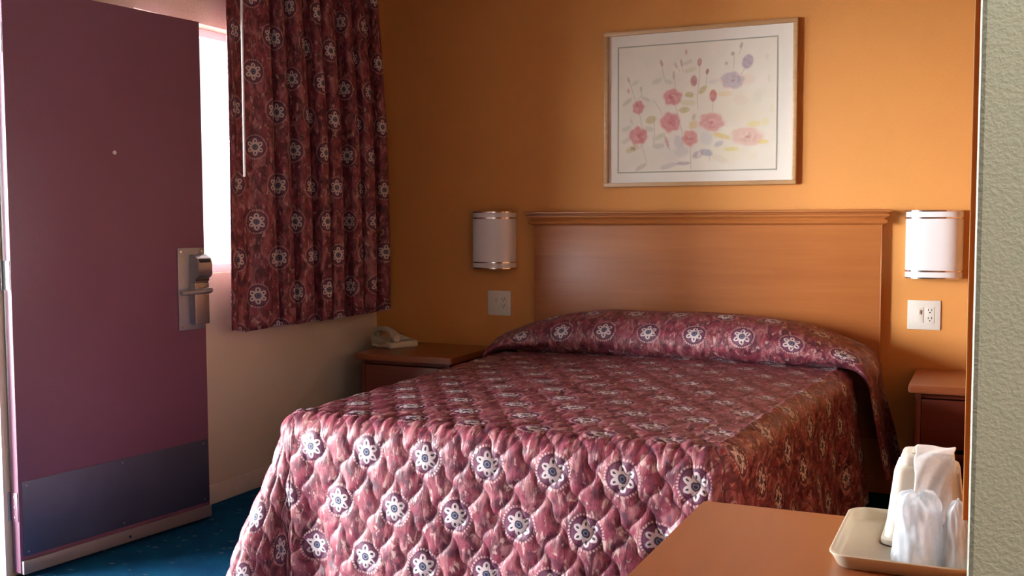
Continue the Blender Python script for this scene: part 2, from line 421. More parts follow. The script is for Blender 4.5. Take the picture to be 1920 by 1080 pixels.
# fold phase: a wide flat leading panel, then nine uneven folds
keys = np.array([0, .06, .19, .225, .265, .32, .37, .455, .495, .53, .575, .67, .71, .765, .81, .90, .94, 1.0]); ph = np.arange(len(keys))*PI
phase = np.interp(tau, keys, ph)
ker = np.hanning(23); ker /= ker.sum(); phase = np.convolve(np.pad(phase, 11, mode='edge'), ker, 'valid')
amp = np.interp(tau, [0, .04, .18, .3, .6, .9, 1], [.008, .008, .055, .076, .080, .076, .04])
zz = np.linspace(CZ1, CZ0, NZ)
V = np.zeros((NZ, NS, 3)); UV = np.zeros((NZ, NS, 2))
for i, z in enumerate(zz):
    h = (CZ1-z)/(CZ1-CZ0)
    a = amp*(.55+.45*min(1, h*2.2))
    wob = .10*np.sin(3*tau*PI+2.2*h)*h
    c = np.cos(phase+wob*2)
    xx = .118 + a*(2*((1+c)/2)**.6-1)*.9 + .006*np.sin(phase*3.1+4*h)*h
    # gathered a little tighter at the top on the right
    y1 = CY1-.075*(1-h)**2*1.0
    yy = CY0 + (y1-CY0)*tau + .014*np.sin(2*phase+.4)*np.clip(amp/.055, 0, 1)*(.6+.4*h)
    V[i, :, 0] = xx; V[i, :, 1] = yy; V[i, :, 2] = z + .008*np.sin(phase+1)*(h > .97)
    if i == NZ//2:
        arc = np.concatenate([[0], np.cumsum(np.hypot(np.diff(xx), np.diff(yy)))])
for i, z in enumerate(zz):
    UV[i, :, 0] = arc-.07+MA*.5; UV[i, :, 1] = z-1.391+MB_*.5
idx = np.arange(NZ*NS).reshape(NZ, NS)
F = np.stack([idx[:-1, :-1], idx[1:, :-1], idx[1:, 1:], idx[:-1, 1:]], -1).reshape(-1, 4)
me = grid_mesh('curtain_panel', V.reshape(-1, 3), F, UV.reshape(-1, 2))
o = obj('curtain_panel', me, CURT, ct, smooth=False)
sm = o.modifiers.new('thickness', 'SOLIDIFY'); sm.thickness = .0025
b = bmesh.new(); tube(b, [(.175, -1.308, 2.46), (.168, -1.306, 2.1), (.163, -1.302, 1.42)], [.0055, .0055, .006], 10)
wd = obj('pull_wand', b, ACRYL, ct); wd['label'] = 'thin white pull wand'
obj('curtain_rail', B(.085, .135, -1.9, -.03, 2.505, 2.545, bev=.004), ACRYL, ct)
for yy in (-1.8, -.1): obj('rail_bracket', B(0, .10, yy-.012, yy+.012, 2.515, 2.543, bev=.002), ACRYL, ct)

# ------------------------------------------------------------------ bed
HX0, HX1 = .93, 2.56
bed = tag(empty('bed', (1.745, -1.1, 0)), 'double bed standing under the burgundy bedspread', 'bed')
obj('mattress', B(.99, 2.47, -2.12, -.08, .33, .585, bev=.05, seg=4), MATT, bed)
obj('box_spring', B(1.0, 2.46, -2.10, -.08, .13, .328, bev=.02), BLACKC, bed)
obj('platform_light_block', B(1.02, 2.44, -2.06, -.08, 0, .1295, bev=.004), BLACKC, bed)  # unseen base added to stop light passing under the bed

def quilt(u, v):
    u2 = u + .007*np.sin(4*PI*v/QH)
    a = u2/QW + v/QH; b = u2/QW - v/QH
    return (np.abs(np.sin(PI*a))*np.abs(np.sin(PI*b)))**.33
def fbm(x, y, seed, f):
    r = np.random.default_rng(seed); s = 0
    for k in range(6):
        an = r.uniform(0, 2*PI); ff = f*r.uniform(.6, 1.7); s = s + np.sin((x*math.cos(an)+y*math.sin(an))*ff*2*PI+r.uniform(0, 6.3))
    return s/6
U0, V0 = 1.331-MA*.5, -.519-MB_*.5          # pattern origin, so that a medallion sits where the photo has one
BZ, R = .606, .075
YH, YF = -.40, -2.115
def bx(y, side):
    t_ = (y-YH)/(YF-YH)
    return (.995+.05*t_) if side < 0 else (2.492-.10*t_)
NX, NY, ND, NC = 300, 250, 108, 130
dd = np.concatenate([[0], np.linspace(.006, .600, ND)])     # distance down the drop
# top grid
ty = np.linspace(YH, YF, NY); tx = np.linspace(0, 1, NX)
TY, TX = np.meshgrid(ty, tx, indexing='ij')
X0 = bx(TY, -1); X1 = bx(TY, 1); XX = X0 + (X1-X0)*TX
tuv = np.stack([XX, TY], -1)
cx = (XX-1.745)/.75
ZZ = BZ + .012*(1-cx**2)*np.clip((TY-YF)/.3, 0, 1) + .003*fbm(XX, TY, 3, 2.2)
def qamp(xx, yy): return .0035 + .006*np.clip((YF+.28-yy)/.28, 0, 1)
edge_t = np.minimum(np.minimum(TX, 1-TX)*1.45, np.minimum((TY-YF), 1))
topV = np.stack([XX, TY, ZZ + qamp(XX, TY)*quilt(XX-U0, TY-YF-V0-.707)], -1)
Vs = [topV.reshape(-1, 3)]; UVs = [np.stack([XX-U0, TY-YF-R*0-V0-.707], -1).reshape(-1, 2)]
Fs = []
idt = np.arange(NX*NY).reshape(NY, NX)
Fs.append(np.stack([idt[:-1, :-1], idt[1:, :-1], idt[1:, 1:], idt[:-1, 1:]], -1).reshape(-1, 4))
# perimeter columns: left side (head->foot), left corner, front, right corner, right side (foot->head)
cols = []
for j in range(NY): cols.append(('L', idt[j, 0], ty[j], None))
for k in range(1, NC): cols.append(('CL', idt[-1, 0], YF, k/NC*PI/2))
for i in range(NX): cols.append(('F', idt[-1, i], XX[-1, i], None))
for k in range(1, NC): cols.append(('CR', idt[-1, -1], YF, k/NC*PI/2))
for j in range(NY-1, -1, -1): cols.append(('R', idt[j, -1], ty[j], None))
n0 = NX*NY; ncol = len(cols)
SV = np.zeros((ncol, len(dd)-1, 3)); SUV = np.zeros((ncol, len(dd)-1, 2))
rowtop = np.array([c[1] for c in cols])
d = dd[1:]
th = np.clip(d/R, 0, PI/2); dp = np.clip(d-R*PI/2, 0, None)
sst = lambda x: x*x*(3-2*x)
for ci, (kind, vid, pos, phi) in enumerate(cols):
    base = topV.reshape(-1, 3)[vid].copy()
    if kind == 'L': base[2] = BZ; outd = np.array([-1., 0]); f = .10 + .22*sst(np.clip((YH-pos-1.25)/.46, 0, 1)); fold = .018*np.sin(pos*17+.6)+.012*np.sin(pos*31); cu = np.stack([base[0]-d, 0*d+base[1]], -1); qa = .009
    elif kind == 'F':
        s_ = (pos-bx(YF, -1))/(bx(YF, 1)-bx(YF, -1)); outd = np.array([0, -1.])
        f = .05 + .12*np.exp(-s_/.06)*0 + .05*np.exp(-(1-s_)/.05); fold = .012*np.sin(pos*13+1.0)*(.3+.7*s_)-.05*np.exp(-((s_-.06)/.05)**2) + .03*np.exp(-((s_-.955)/.022)**2) - .03*np.exp(-((s_-.91)/.02)**2)
        cu = np.stack([0*d+base[0], base[1]-d], -1); qa = .0105
    elif kind == 'R': outd = np.array([1., 0]); f = .13; fold = .015*np.sin(pos*9+.9)+.010*np.sin(pos*19+2); cu = np.stack([base[0]+d, 0*d+base[1]], -1); qa = .0035
    elif kind == 'CL':
        outd = np.array([-math.cos(phi), -math.sin(phi)]); q = phi/(PI/2)
        f = (.32*(1-q) + .05*q) + .07*math.sin(q*PI); fold = -.075*math.exp(-((q-.17)/.075)**2) + .06*math.exp(-((q-.50)/.17)**2) - .02*math.exp(-((q-.86)/.1)**2)
        fold += (.018*math.sin(YF*17+.6)+.012*math.sin(YF*31))*(1-q) - .05*math.exp(-(.06/.05)**2)*q
        cu = np.stack([base[0]-d*math.cos(phi), base[1]-d*math.sin(phi)], -1); qa = .0095
    else:
        q = 1-phi/(PI/2); outd = np.array([math.sin(phi), -math.cos(phi)]); q2 = phi/(PI/2)
        f = .10*(1-q2)+.13*q2 + .02*math.sin(q2*PI); fold = .045*math.cos(q2*2*PI*1.5)*math.sin(PI*q2)**.6
        fold += (.015*math.sin(YF*9+.9)+.010*math.sin(YF*19+2))*q2
        cu = np.stack([base[0]+d*math.sin(phi), base[1]-d*math.cos(phi)], -1); qa = .0085*(1-q2)+.0035*q2
    g_ = sst(np.clip(dp/.45, 0, 1))
    out = R*np.sin(th) + dp*f + fold*g_
    z = base[2] - R*(1-np.cos(th)) - dp*math.sqrt(max(.2, 1-min(f, .6)**2))
    h = quilt(cu[:, 0]-U0, cu[:, 1]-YF-V0-.707)
    am = np.where(th < PI/2, .0075+(qa-.0075)*np.sin(th), qa)
    n_out = np.sin(th); n_up = np.cos(th)
    SV[ci, :, 0] = base[0] + outd[0]*(out+am*h*n_out); SV[ci, :, 1] = base[1] + outd[1]*(out+am*h*n_out)
    SV[ci, :, 2] = np.maximum(z + am*h*n_up, .012)
    SUV[ci, :, 0] = cu[:, 0]-U0; SUV[ci, :, 1] = cu[:, 1]-YF-V0-.707
Vs.append(SV.reshape(-1, 3)); UVs.append(SUV.reshape(-1, 2))
ids = n0 + np.arange(ncol*(len(dd)-1)).reshape(ncol, -1)
full = np.concatenate([rowtop[:, None], ids], 1)
Fs.append(np.stack([full[:-1, :-1], full[:-1, 1:], full[1:, 1:], full[1:, :-1]], -1).reshape(-1, 4))
Fall = np.concatenate(Fs)
VV, UU = np.concatenate(Vs), np.concatenate(UVs)
good = Fall[:, 0] != Fall[:, 3]
sp_ = tag(empty('bedspread', (1.745, -1.1, .3)), 'quilted burgundy bedspread with flower medallions covering the bed', 'bedspread')
tri = Fall[~good][:, [0, 1, 2]]
me = grid_mesh('cover', VV, Fall[good], UU)
# the fans at the two corners
bmf = bmesh.new(); bmf.from_mesh(me); bmf.verts.ensure_lookup_table(); uvl = bmf.loops.layers.uv.verify()
for t3 in tri:
    try:
        fc = bmf.faces.new([bmf.verts[int(i)] for i in t3]); fc.smooth = True
        for l, i in zip(fc.loops, t3): l[uvl].uv = UU[int(i)]
    except ValueError: pass
bmf.to_mesh(me); bmf.free()
obj('cover', me, SPREAD, sp_, smooth=False)

# the part tucked round the pillows, with its flaps hanging at both sides
NSP, NQ = 360, 70
half = 1.27
ss = np.linspace(-half, half, NSP); CXP = 1.755
Rr = .10; HW = .775                    # half width of the flat part
V = np.zeros((NSP, NQ, 3)); UV = np.zeros((NSP, NQ, 2))
q = np.linspace(0, 1, NQ)
prof = np.array([(0, -.350, -.03), (.05, -.405, -.015), (.10, -.455, .10), (.18, -.487, .33), (.29, -.472, .62), (.42, -.405, .86), (.58, -.30, .985), (.75, -.18, .97), (.9, -.09, .88), (1, -.045, .80)])
def cr(x, xp, yp):   # smooth interpolation
    k = np.interp(x, xp, yp); kk = np.hanning(9); kk /= kk.sum(); return np.convolve(np.pad(k, 4, mode='edge'), kk, 'valid')
py_, pb_ = cr(q, prof[:, 0], prof[:, 1]), cr(q, prof[:, 0], prof[:, 2])
arcq = np.concatenate([[0], np.cumsum(np.hypot(np.diff(py_), np.diff(pb_*.2)))])
for i, s in enumerate(ss):
    sg = math.copysign(1, s); a = abs(s)
    if a < HW: X = a; Z = 0; nx, nz = 0, 1
    elif a < HW+Rr*PI/2:
        t_ = (a-HW)/Rr; X = HW+Rr*math.sin(t_); Z = -Rr*(1-math.cos(t_)); nx, nz = math.sin(t_), math.cos(t_)
    else:
        e_ = a-HW-Rr*PI/2; X = HW+Rr+.20*e_; Z = -Rr-e_; nx, nz = .98, .16
    k = np.clip((a-.22)/(.90-.22), 0, 1)
    T = .022+.178*(1-k**2.3)**.9
    off = T*pb_ + .006*fbm(np.full(NQ, s), q, 8, 3)*(a < .9)
    fl_ = np.clip((a-.9)/.25, 0, 1)
    X = X + .02*np.sin(q*14+2.5)*fl_*q
    V[i, :, 0] = CXP + sg*(X + nx*off); V[i, :, 2] = BZ+.004 + Z + nz*off
    V[i, :, 1] = py_ + fl_*(.03*q - .0)
    UV[i, :, 0] = s + CXP - 1.283 + MA*.5; UV[i, :, 1] = arcq - .215 + MB_*.5
idx = np.arange(NSP*NQ).reshape(NSP, NQ)
F = np.stack([idx[:-1, :-1], idx[1:, :-1], idx[1:, 1:], idx[:-1, 1:]], -1).reshape(-1, 4)
me = grid_mesh('pillow_cover', V.reshape(-1, 3), F, UV.reshape(-1, 2))
o = obj('pillow_cover', me, SPREAD, sp_, smooth=False)

# ------------------------------------------------------------------ headboard
hb = tag(empty('headboard', (1.79, -.02, .25)), 'wide orange-brown wooden headboard with moulded top ledge', 'headboard')
obj('panel', B(.962, 2.626, -.042, -.001, .25, 1.21, bev=.002), HEADW, hb)
obj('edge_band', B(2.6265, 2.631, -.0435, -.001, .25, 1.205, bev=.001), CROWNW, hb)
pr = [(0, 1.272), (-.080, 1.272), (-.084, 1.269), (-.084, 1.263), (-.080, 1.260), (-.060, 1.2575), (-.060, 1.2545), (-.070, 1.253), (-.075, 1.249), (-.075, 1.245), (-.070, 1.240), (-.056, 1.236), (-.052, 1.230), (-.054, 1.227), (-.062, 1.225), (-.066, 1.220), (-.064, 1.213), (-.056, 1.209), (-.047, 1.206), (-.044, 1.203), (0, 1.203)]
bm = bmesh.new(); loops = []
# mitred returns: the profile steps in at both ends as well
for sx, end in ((-1, .962), (1, 2.631)):
    loops.append([(end + sx*max(0, (-p[0]-.042)), p[0]-.0008, p[1]) for p in pr])
A = [[bm.verts.new(p) for p in l] for l in loops]; n = len(pr)
for i in range(n): bm.faces.new((A[0][i], A[0][(i+1) % n], A[1][(i+1) % n], A[1][i]))
bm.faces.new(A[0][::-1]); bm.faces.new(A[1]); bmesh.ops.recalc_face_normals(bm, faces=bm.faces)
obj('crown_moulding', bm, CROWNW, hb, angle=50)

# ------------------------------------------------------------------ nightstands
def nightstand(x0, x1, label):
    y0, zt = -.535, .574
    t = tag(empty('nightstand', ((x0+x1)/2, -.27, 0)), label, 'nightstand', 'nightstands beside the bed')
    bm = bmesh.new(); prism(bm, rrect(x0, x1, y0, -.002, .012), 'z', zt-.030, zt)
    bmesh.ops.bevel(bm, geom=[e for e in bm.edges if abs(e.verts[0].co.z-e.verts[1].co.z) < 1e-6], offset=.005, segments=2, affect='EDGES')
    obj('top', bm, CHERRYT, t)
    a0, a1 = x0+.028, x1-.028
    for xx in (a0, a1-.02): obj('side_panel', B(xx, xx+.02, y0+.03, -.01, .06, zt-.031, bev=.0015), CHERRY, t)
    obj('back_panel', B(a0+.02, a1-.02, -.022, -.012, .06, zt-.032), CHERRY, t)
    obj('top_rail', B(a0+.02, a1-.02, y0+.045, y0+.06, zt-.052, zt-.032), CHERRY, t)
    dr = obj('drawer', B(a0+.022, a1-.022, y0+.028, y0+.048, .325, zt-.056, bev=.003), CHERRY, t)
    b = bmesh.new(); mx_ = (x0+x1)/2; tube(b, [(mx_, y0+.028, .42), (mx_, y0+.014, .42), (mx_, y0+.004, .42)], [.007, .008, .014], 14); obj('knob', b, BRONZE, dr)
    obj('shelf', B(a0+.02, a1-.02, y0+.045, -.023, .285, .305), CHERRY, t)
    obj('bottom_shelf', B(a0+.02, a1-.02, y0+.035, -.023, .08, .10), CHERRY, t)
    obj('plinth', B(a0+.005, a1-.005, y0+.06, -.02, 0, .06), DARK, t)
    return t
nightstand(.197, .749, 'dark cherry nightstand in the corner, telephone on its top')
nightstand(2.782, 3.334, 'dark cherry nightstand half hidden by the wall edge at right')

# ------------------------------------------------------------------ telephone
ZT = .5745
tp = tag(empty('telephone', (.235, -.205, ZT), math.radians(62)), 'beige corded desk telephone on the corner nightstand', 'telephone')
# local: x to the phone's right, y to its back, base 0.16 x 0.21
bm = bmesh.new()
loops = []
for (ins, zf, zb) in ((.004, 0, 0), (0, .004, .006), (0, .026, .05), (.004, .031, .056)):
    l = rrect(-.085+ins, .085-ins, -.105+ins, .105-ins, .014, 4)
    loops.append([(x, y, zf+(zb-zf)*(y+.105)/.21) for x, y in l])
loft(bm, loops); base = obj('base', bm, BEIGE, tp, local=True)
def slope(y, dz=0): return .031+(.025)*(y+.105)/.21+dz
for r_ in range(4):
    for c_ in range(3):
        x, y = .012+c_*.020, -.075+r_*.020
        obj('key', B(x-.007, x+.007, y-.006, y+.006, slope(y), slope(y, .004), bev=.001), IVORY if r_ != 0 else BEIGED, base, local=True)
obj('number_card', B(.0, .07, .03, .075, slope(.05, -.002), slope(.05, .0035)), ACRYL, base, local=True)
bm = bmesh.new(); pts = []
N = 18
for i in range(N+1):
    s = -1+2*i/N; y = s*.108; z = .071+.022*(1-abs(s)**2.0) + .006*(y/.1)
    hw = .021+.005*abs(s)**3; hh = .011+.0125*max(0, abs(s)-.55)/.45
    zc = z-.012*max(0, abs(s)-.6)/.4
    e_ = 1 if abs(s) < .95 else .72
    pts.append([(-.05+px_*1.0, y, zc+pz_) for px_, pz_ in rrect(-hw*e_, hw*e_, -hh*e_, hh*e_, min(hw, hh)*e_*.8, 3)])
loft(bm, pts); obj('handset', bm, BEIGE, tp, local=True)
for y in (-.085, .085):
    b = bmesh.new(); tube(b, [(-.05, y, .033+.012*(y > 0)), (-.05, y, .066+.006*(y > 0))], [.024, .020], 16); obj('cradle_cup', b, BEIGED, base, local=True)
b = bmesh.new(); cp = []
for i in range(160):
    t_ = i/159; a = t_*2*PI*22
    cp.append((-.098-.012*math.sin(t_*PI)+.006*math.cos(a), -.10+.15*t_, .010+.006*math.sin(a)+.02*(1-t_)**6))
tube(b, cp, .0016, 5); obj('coiled_cord', b, BEIGE, tp, local=True)

# ------------------------------------------------------------------ wall lamps
def sconce(cx, z0, z1, label):
    w, dpt = .237, .098
    t = tag(empty('wall_sconce', (cx, 0, z0)), label, 'wall lamp', 'half-round wall lamps beside the headboard')
    def arc(s=1.0, o=0.0, n=36):
        return [(cx + (w/2*s+o)*math.copysign(abs(math.cos(a))**.72, math.cos(a)), -(dpt*s+o)*abs(math.sin(a))**.72) for a in [PI*k/n for k in range(n+1)]]
    bm = bmesh.new()
    outer, inner = arc(.985), arc(.955)
    prism(bm, outer + inner[::-1], 'z', z0+.004, z1-.004)
    obj('shade', bm, ACRYL, t)
    for a, b_ in ((z1-.006, z1), (z1-.036, z1-.029), (z0+.029, z0+.036), (z0, z0+.006)):
        bm = bmesh.new(); prism(bm, arc(1, .0015) + arc(.95)[::-1], 'z', a, b_); obj('band', bm, CHROME, t)
    obj('back_plate', B(cx-w/2+.012, cx+w/2-.012, -.012, -.0005, z0+.01, z1-.01), STEEL, t)
    b = bmesh.new(); tube(b, [(cx, -.012, z0+.09), (cx, -.05, z0+.09), (cx, -.055, z0+.10), (cx, -.055, z0+.19)], [.012, .012, .018, .018], 14); obj('bulb', b, ACRYL, t)
sconce(.729, .982, 1.274, 'unlit half-round white wall lamp above the left wall plate')
sconce(2.842, .972, 1.266, 'glaring white half-round wall lamp near the right wall edge')

# ------------------------------------------------------------------ wall plates
def plate(x0, x1, z0, z1, label):
    t = tag(empty('wall_plate', ((x0+x1)/2, 0, z0)), label, 'wall plate', 'switch and socket plates beside the bed')
    w = x1-x0; h = z1-z0; mz = (z0+z1)/2
    obj('cover_plate', B(x0, x1, -.0065, -.0004, z0, z1, bev=.003), IVORY, t)
    sx, ox = x0+w*.36, x0+w*.68
    sw = obj('switch_rocker', B(sx-.017, sx+.017, -.0085, -.006, mz-.034, mz+.034, bev=.001), IVORY, t)
    obj('toggle', B(sx-.005, sx+.005, -.017, -.008, mz+.004, mz+.022, bev=.0015), IVORY, sw)
    so = obj('socket_face', B(ox-.018, ox+.018, -.0085, -.006, mz-.035, mz+.035, bev=.001), IVORY, t)
    for c in (-.018, .018):
        for xx in (-.0068, .0068): obj('slot', B(ox+xx-.0014, ox+xx+.0014, -.0089, -.0084, mz+c+.001, mz+c+.010), DARK, so)
        b = bmesh.new(); tube(b, [(ox, -.0084, mz+c-.006), (ox, -.0089, mz+c-.006)], .003, 10); obj('slot', b, DARK, so)
plate(.682, .816, .736, .866, 'ivory switch and socket plate under the left wall lamp')
plate(2.739, 2.875, .744, .873, 'ivory switch and socket plate under the right wall lamp')

# ------------------------------------------------------------------ picture
X0p, X1p, Z0p, Z1p = 1.331, 2.254, 1.389, 2.137
pic = tag(empty('framed_picture', ((X0p+X1p)/2, -.002, Z0p)), 'framed watercolour of pink roses hanging above the headboard', 'picture')
fwd_ = .020
for nm, x0, x1, z0, z1 in (('t', X0p, X1p, Z1p-fwd_, Z1p), ('b', X0p, X1p, Z0p, Z0p+fwd_), ('l', X0p, X0p+fwd_, Z0p+fwd_, Z1p-fwd_), ('r', X1p-fwd_, X1p, Z0p+fwd_, Z1p-fwd_)):
    obj('frame_rail', B(x0, x1, -.032, -.001, z0, z1, bev=.004), FRAMEW, pic)
obj('mat_board', B(X0p+.018, X1p-.018, -.014, -.003, Z0p+.018, Z1p-.018), MATB, pic)
# print area
ax0, ax1, az0, az1 = X0p+.072, X1p-.094, Z0p+.073, Z1p-.078
bm = bmesh.new(); fw2 = .006
for x0, x1, z0, z1 in ((ax0-fw2, ax1+fw2, az1, az1+fw2), (ax0-fw2, ax1+fw2, az0-fw2, az0), (ax0-fw2, ax0, az0, az1), (ax1, ax1+fw2, az0, az1)):
    box(bm, x0, x1, -.0155, -.0135, z0, z1)
obj('fillet', bm, FILLET, pic)
PW, PH = 380, 290
gx, gy = np.meshgrid(np.linspace(85, 1232, PW), np.linspace(90, 998, PH))
img = np.ones((PH, PW, 3))*np.array([.93, .88, .76])
nr = np.random.default_rng(11)
def wn2(f, seed):
    return fbm(gx/1000, gy/1000, seed, f)
img *= (1+.03*wn2(6, 2)[..., None])
def blend(m, col): 
    global img
    img = img*(1-m[..., None]) + np.array(col)*m[..., None]
def blob(x, y, rx, ry, col, a=.8, rot=0, lobes=0, soft=.18, seed=0):
    c, s = math.cos(rot), math.sin(rot); X = ((gx-x)*c+(gy-y)*s)/rx; Y = (-(gx-x)*s+(gy-y)*c)/ry
    r = np.hypot(X, Y); th = np.arctan2(Y, X)
    if lobes: r = r*(1-.06*np.cos(lobes*th+seed)-.05*np.cos((lobes+2)*th+2*seed))
    m = np.clip((1-r)/soft+.5, 0, 1)*a*(.82+.18*wn2(25, seed+5)); blend(np.clip(m, 0, 1), col)
def line(pts, wdt, col, a=.6):
    m = np.zeros_like(gx)
    for (xa, ya), (xb, yb) in zip(pts, pts[1:]):
        L2 = (xb-xa)**2+(yb-ya)**2; t_ = np.clip(((gx-xa)*(xb-xa)+(gy-ya)*(yb-ya))/L2, 0, 1)
        dist = np.hypot(gx-xa-t_*(xb-xa), gy-ya-t_*(yb-ya)); m = np.maximum(m, np.clip((wdt-dist)/2.5+.5, 0, 1))
    blend(m*a, col)
def rose(x, y, rx, ry, seed, col=(.72, .22, .24), hi=(.86, .52, .48), a=.85):
    blob(x, y, rx*1.12, ry*1.1, (.84, .55, .5), .5*a, 0, 5, .3, seed)
    blob(x, y, rx, ry, col, a, .2, 5, .22, seed)
    for k in range(9):
        an = nr.uniform(0, 2*PI); q_ = nr.uniform(.1, .65)
        blob(x+rx*q_*math.cos(an), y+ry*q_*math.sin(an), rx*.30, ry*.2, hi if k % 2 else tuple(c*.85 for c in col), .55, an+1.5, 0, .5, seed+k)
    blob(x+2, y+2, rx*.16, ry*.16, (.6, .12, .14), .5)
GR, YG, GL, LV = (.62, .60, .48), (.62, .54, .20), (.68, .68, .58), (.62, .58, .60)
for x, y, rx, ry, c, a in ((330, 900, 180, 90, GL, .22), (520, 830, 120, 110, LV, .25), (900, 560, 220, 160, (.90, .82, .55), .25), (700, 790, 110, 90, (.74, .72, .66), .3), (1030, 640, 150, 90, (.90, .80, .62), .3), (250, 600, 120, 160, GL, .18), (880, 880, 150, 60, (.88, .82, .5), .3), (460, 340, 110, 60, GL, .2)):
    blob(x, y, rx, ry, c, a, 0, 4, .8, int(x))
for pts in ([(160, 320), (215, 480), (245, 580), (272, 700), (262, 800), (300, 930)], [(410, 235), (430, 330)], [(500, 300), (512, 400)], [(555, 240), (570, 290)], [(515, 530), (540, 640), (565, 720), (570, 820)], [(688, 250), (690, 320), (672, 470), (680, 560)], [(745, 310), (735, 390)], [(788, 510), (785, 580)], [(935, 200), (932, 290)], [(985, 145), (970, 190)], [(1010, 290), (985, 330)], [(625, 820), (630, 985)], [(250, 390), (262, 440), (230, 470)], [(350, 480), (405, 560), (420, 610)], [(430, 740), (475, 850)], [(345, 730), (350, 820)], [(355, 600), (360, 800)], [(520, 240), (545, 285)], [(280, 770), (245, 830)], [(770, 860), (765, 930)]):
    line(pts, 2.6, (.50, .45, .36), .5)
for x, y, rx, ry, c, a, ro in ((330, 622, 42, 26, YG, .6, -.3), (615, 455, 32, 20, YG, .65, .3), (712, 425, 34, 20, YG, .65, -.8), (578, 562, 42, 20, YG, .6, 0), (605, 512, 55, 20, (.78, .70, .40), .45, 0), (190, 830, 55, 22, (.66, .56, .28), .5, -.3), (150, 485, 42, 16, GR, .5, -.6), (290, 470, 36, 14, (.66, .55, .52), .45, .4), (375, 345, 42, 16, GL, .5, -.4), (460, 355, 34, 16, GL, .5, .3), (320, 690, 34, 18, GL, .6, .2), (400, 745, 45, 20, (.66, .63, .45), .5, -.4), (390, 815, 42, 20, GR, .5, -.1), (870, 462, 50, 20, (.90, .72, .42), .5, 0), (850, 757, 66, 18, (.86, .68, .20), .6, .25), (1078, 682, 44, 22, (.88, .78, .25), .5, 0), (1155, 670, 30, 26, (.88, .82, .35), .4, 0), (922, 852, 55, 14, (.84, .76, .25), .6, 0), (1140, 808, 38, 16, (.88, .74, .15), .65, 0), (645, 670, 34, 30, (.84, .66, .35), .6, 0), (650, 615, 12, 22, (.6, .5, .3), .5, .2), (742, 770, 46, 46, (.76, .74, .70), .6, 0), (832, 812, 36, 18, LV, .6, -.5), (742, 872, 44, 26, (.50, .50, .56), .7, .2), (680, 885, 38, 26, (.50, .44, .48), .6, -.3), (690, 885, 14, 20, (.86, .8, .72), .7, .4), (570, 945, 52, 13, (.54, .44, .50), .65, 0), (460, 962, 62, 18, (.60, .58, .58), .5, -.2), (540, 790, 36, 44, LV, .5, 0), (560, 860, 50, 40, (.66, .64, .62), .45, 0), (255, 965, 50, 16, (.58, .56, .48), .5, -.5), (145, 680, 40, 18, GL, .5, -.3), (140, 770, 36, 18, GL, .5, -.5), (210, 350, 30, 16, GL, .4, -.5), (620, 280, 46, 16, (.76, .72, .5), .5, -.2), (600, 225, 40, 14, GL, .5, -.3), (790, 370, 40, 14, (.78, .74, .68), .5, -.2), (985, 510, 46, 44, (.88, .74, .62), .4, 0), (1100, 510, 36, 40, (.80, .80, .66), .3, 0), (1040, 370, 46, 36, (.90, .76, .60), .45, 0), (840, 920, 56, 26, (.84, .72, .58), .4, .4), (1070, 910, 40, 18, (.90, .84, .6), .4, -.5), (1200, 580, 14, 30, (.84, .84, .5), .4, 0), (1180, 370, 10, 26, (.74, .74, .6), .4, 0), (1165, 220, 14, 22, (.84, .70, .62), .4, 0)):
    blob(x, y, rx, ry, c, min(.9, a*1.3), ro, 2, .35, int(x+y))
rose(235, 528, 42, 48, 1); rose(492, 466, 66, 56, 2); rose(235, 735, 68, 62, 3); rose(476, 646, 72, 68, 4); rose(622, 766, 54, 54, 5, (.78, .30, .28)); rose(778, 656, 86, 62, 6, (.80, .38, .36), (.9, .62, .56))
rose(1030, 768, 104, 60, 7, (.88, .58, .48), (.93, .74, .62), .75); rose(925, 370, 80, 56, 8, (.58, .50, .56), (.70, .64, .66), .8)
for x, y, rx, ry, c, ro in ((1030, 246, 38, 50, (.46, .34, .46), .35), (648, 358, 24, 38, (.55, .13, .15), 0), (788, 470, 26, 42, (.62, .10, .10), 0), (688, 228, 16, 28, (.55, .20, .20), .1), (745, 298, 11, 20, (.45, .18, .18), .2), (591, 150, 8, 20, (.68, .36, .34), 0), (408, 218, 11, 25, (.64, .34, .30), -.3), (556, 225, 8, 28, (.66, .40, .36), -.2), (500, 310, 9, 30, (.68, .48, .42), 0), (160, 325, 9, 24, (.70, .48, .42), -.3), (160, 405, 10, 18, (.76, .40, .36), -.2), (985, 130, 11, 22, (.50, .48, .42), .3), (925, 184, 14, 15, (.50, .46, .40), 0), (881, 250, 12, 12, (.56, .52, .44), 0), (452, 790, 13, 42, (.74, .42, .40), -.3), (255, 395, 10, 18, (.66, .60, .50), 0), (182, 630, 10, 24, (.74, .7, .6), -.4), (515, 240, 9, 24, (.68, .6, .52), -.3)):
    blob(x, y, rx, ry, c, .85, ro, 0, .3, int(x))
line([(178, 815), (190, 828), (178, 838)], 2.2, (.25, .16, .08), .8); line([(196, 812), (196, 838)], 2.2, (.25, .16, .08), .8); line([(206, 816), (204, 836), (214, 836)], 2.2, (.25, .16, .08), .8)
V = np.zeros((PH, PW, 3)); V[..., 0] = np.linspace(ax0, ax1, PW)[None, :]; V[..., 2] = np.linspace(az1, az0, PH)[:, None]; V[..., 1] = -.0145
idx = np.arange(PH*PW).reshape(PH, PW); F = np.stack([idx[:-1, :-1], idx[1:, :-1], idx[1:, 1:], idx[:-1, 1:]], -1).reshape(-1, 4)
me = grid_mesh('print', V.reshape(-1, 3), F)
ca = me.color_attributes.new('print_colour', 'FLOAT_COLOR', 'POINT')
ca.data.foreach_set('color', np.concatenate([np.clip(img, 0, 1), np.ones((PH, PW, 1))], -1).astype(np.float32).ravel())
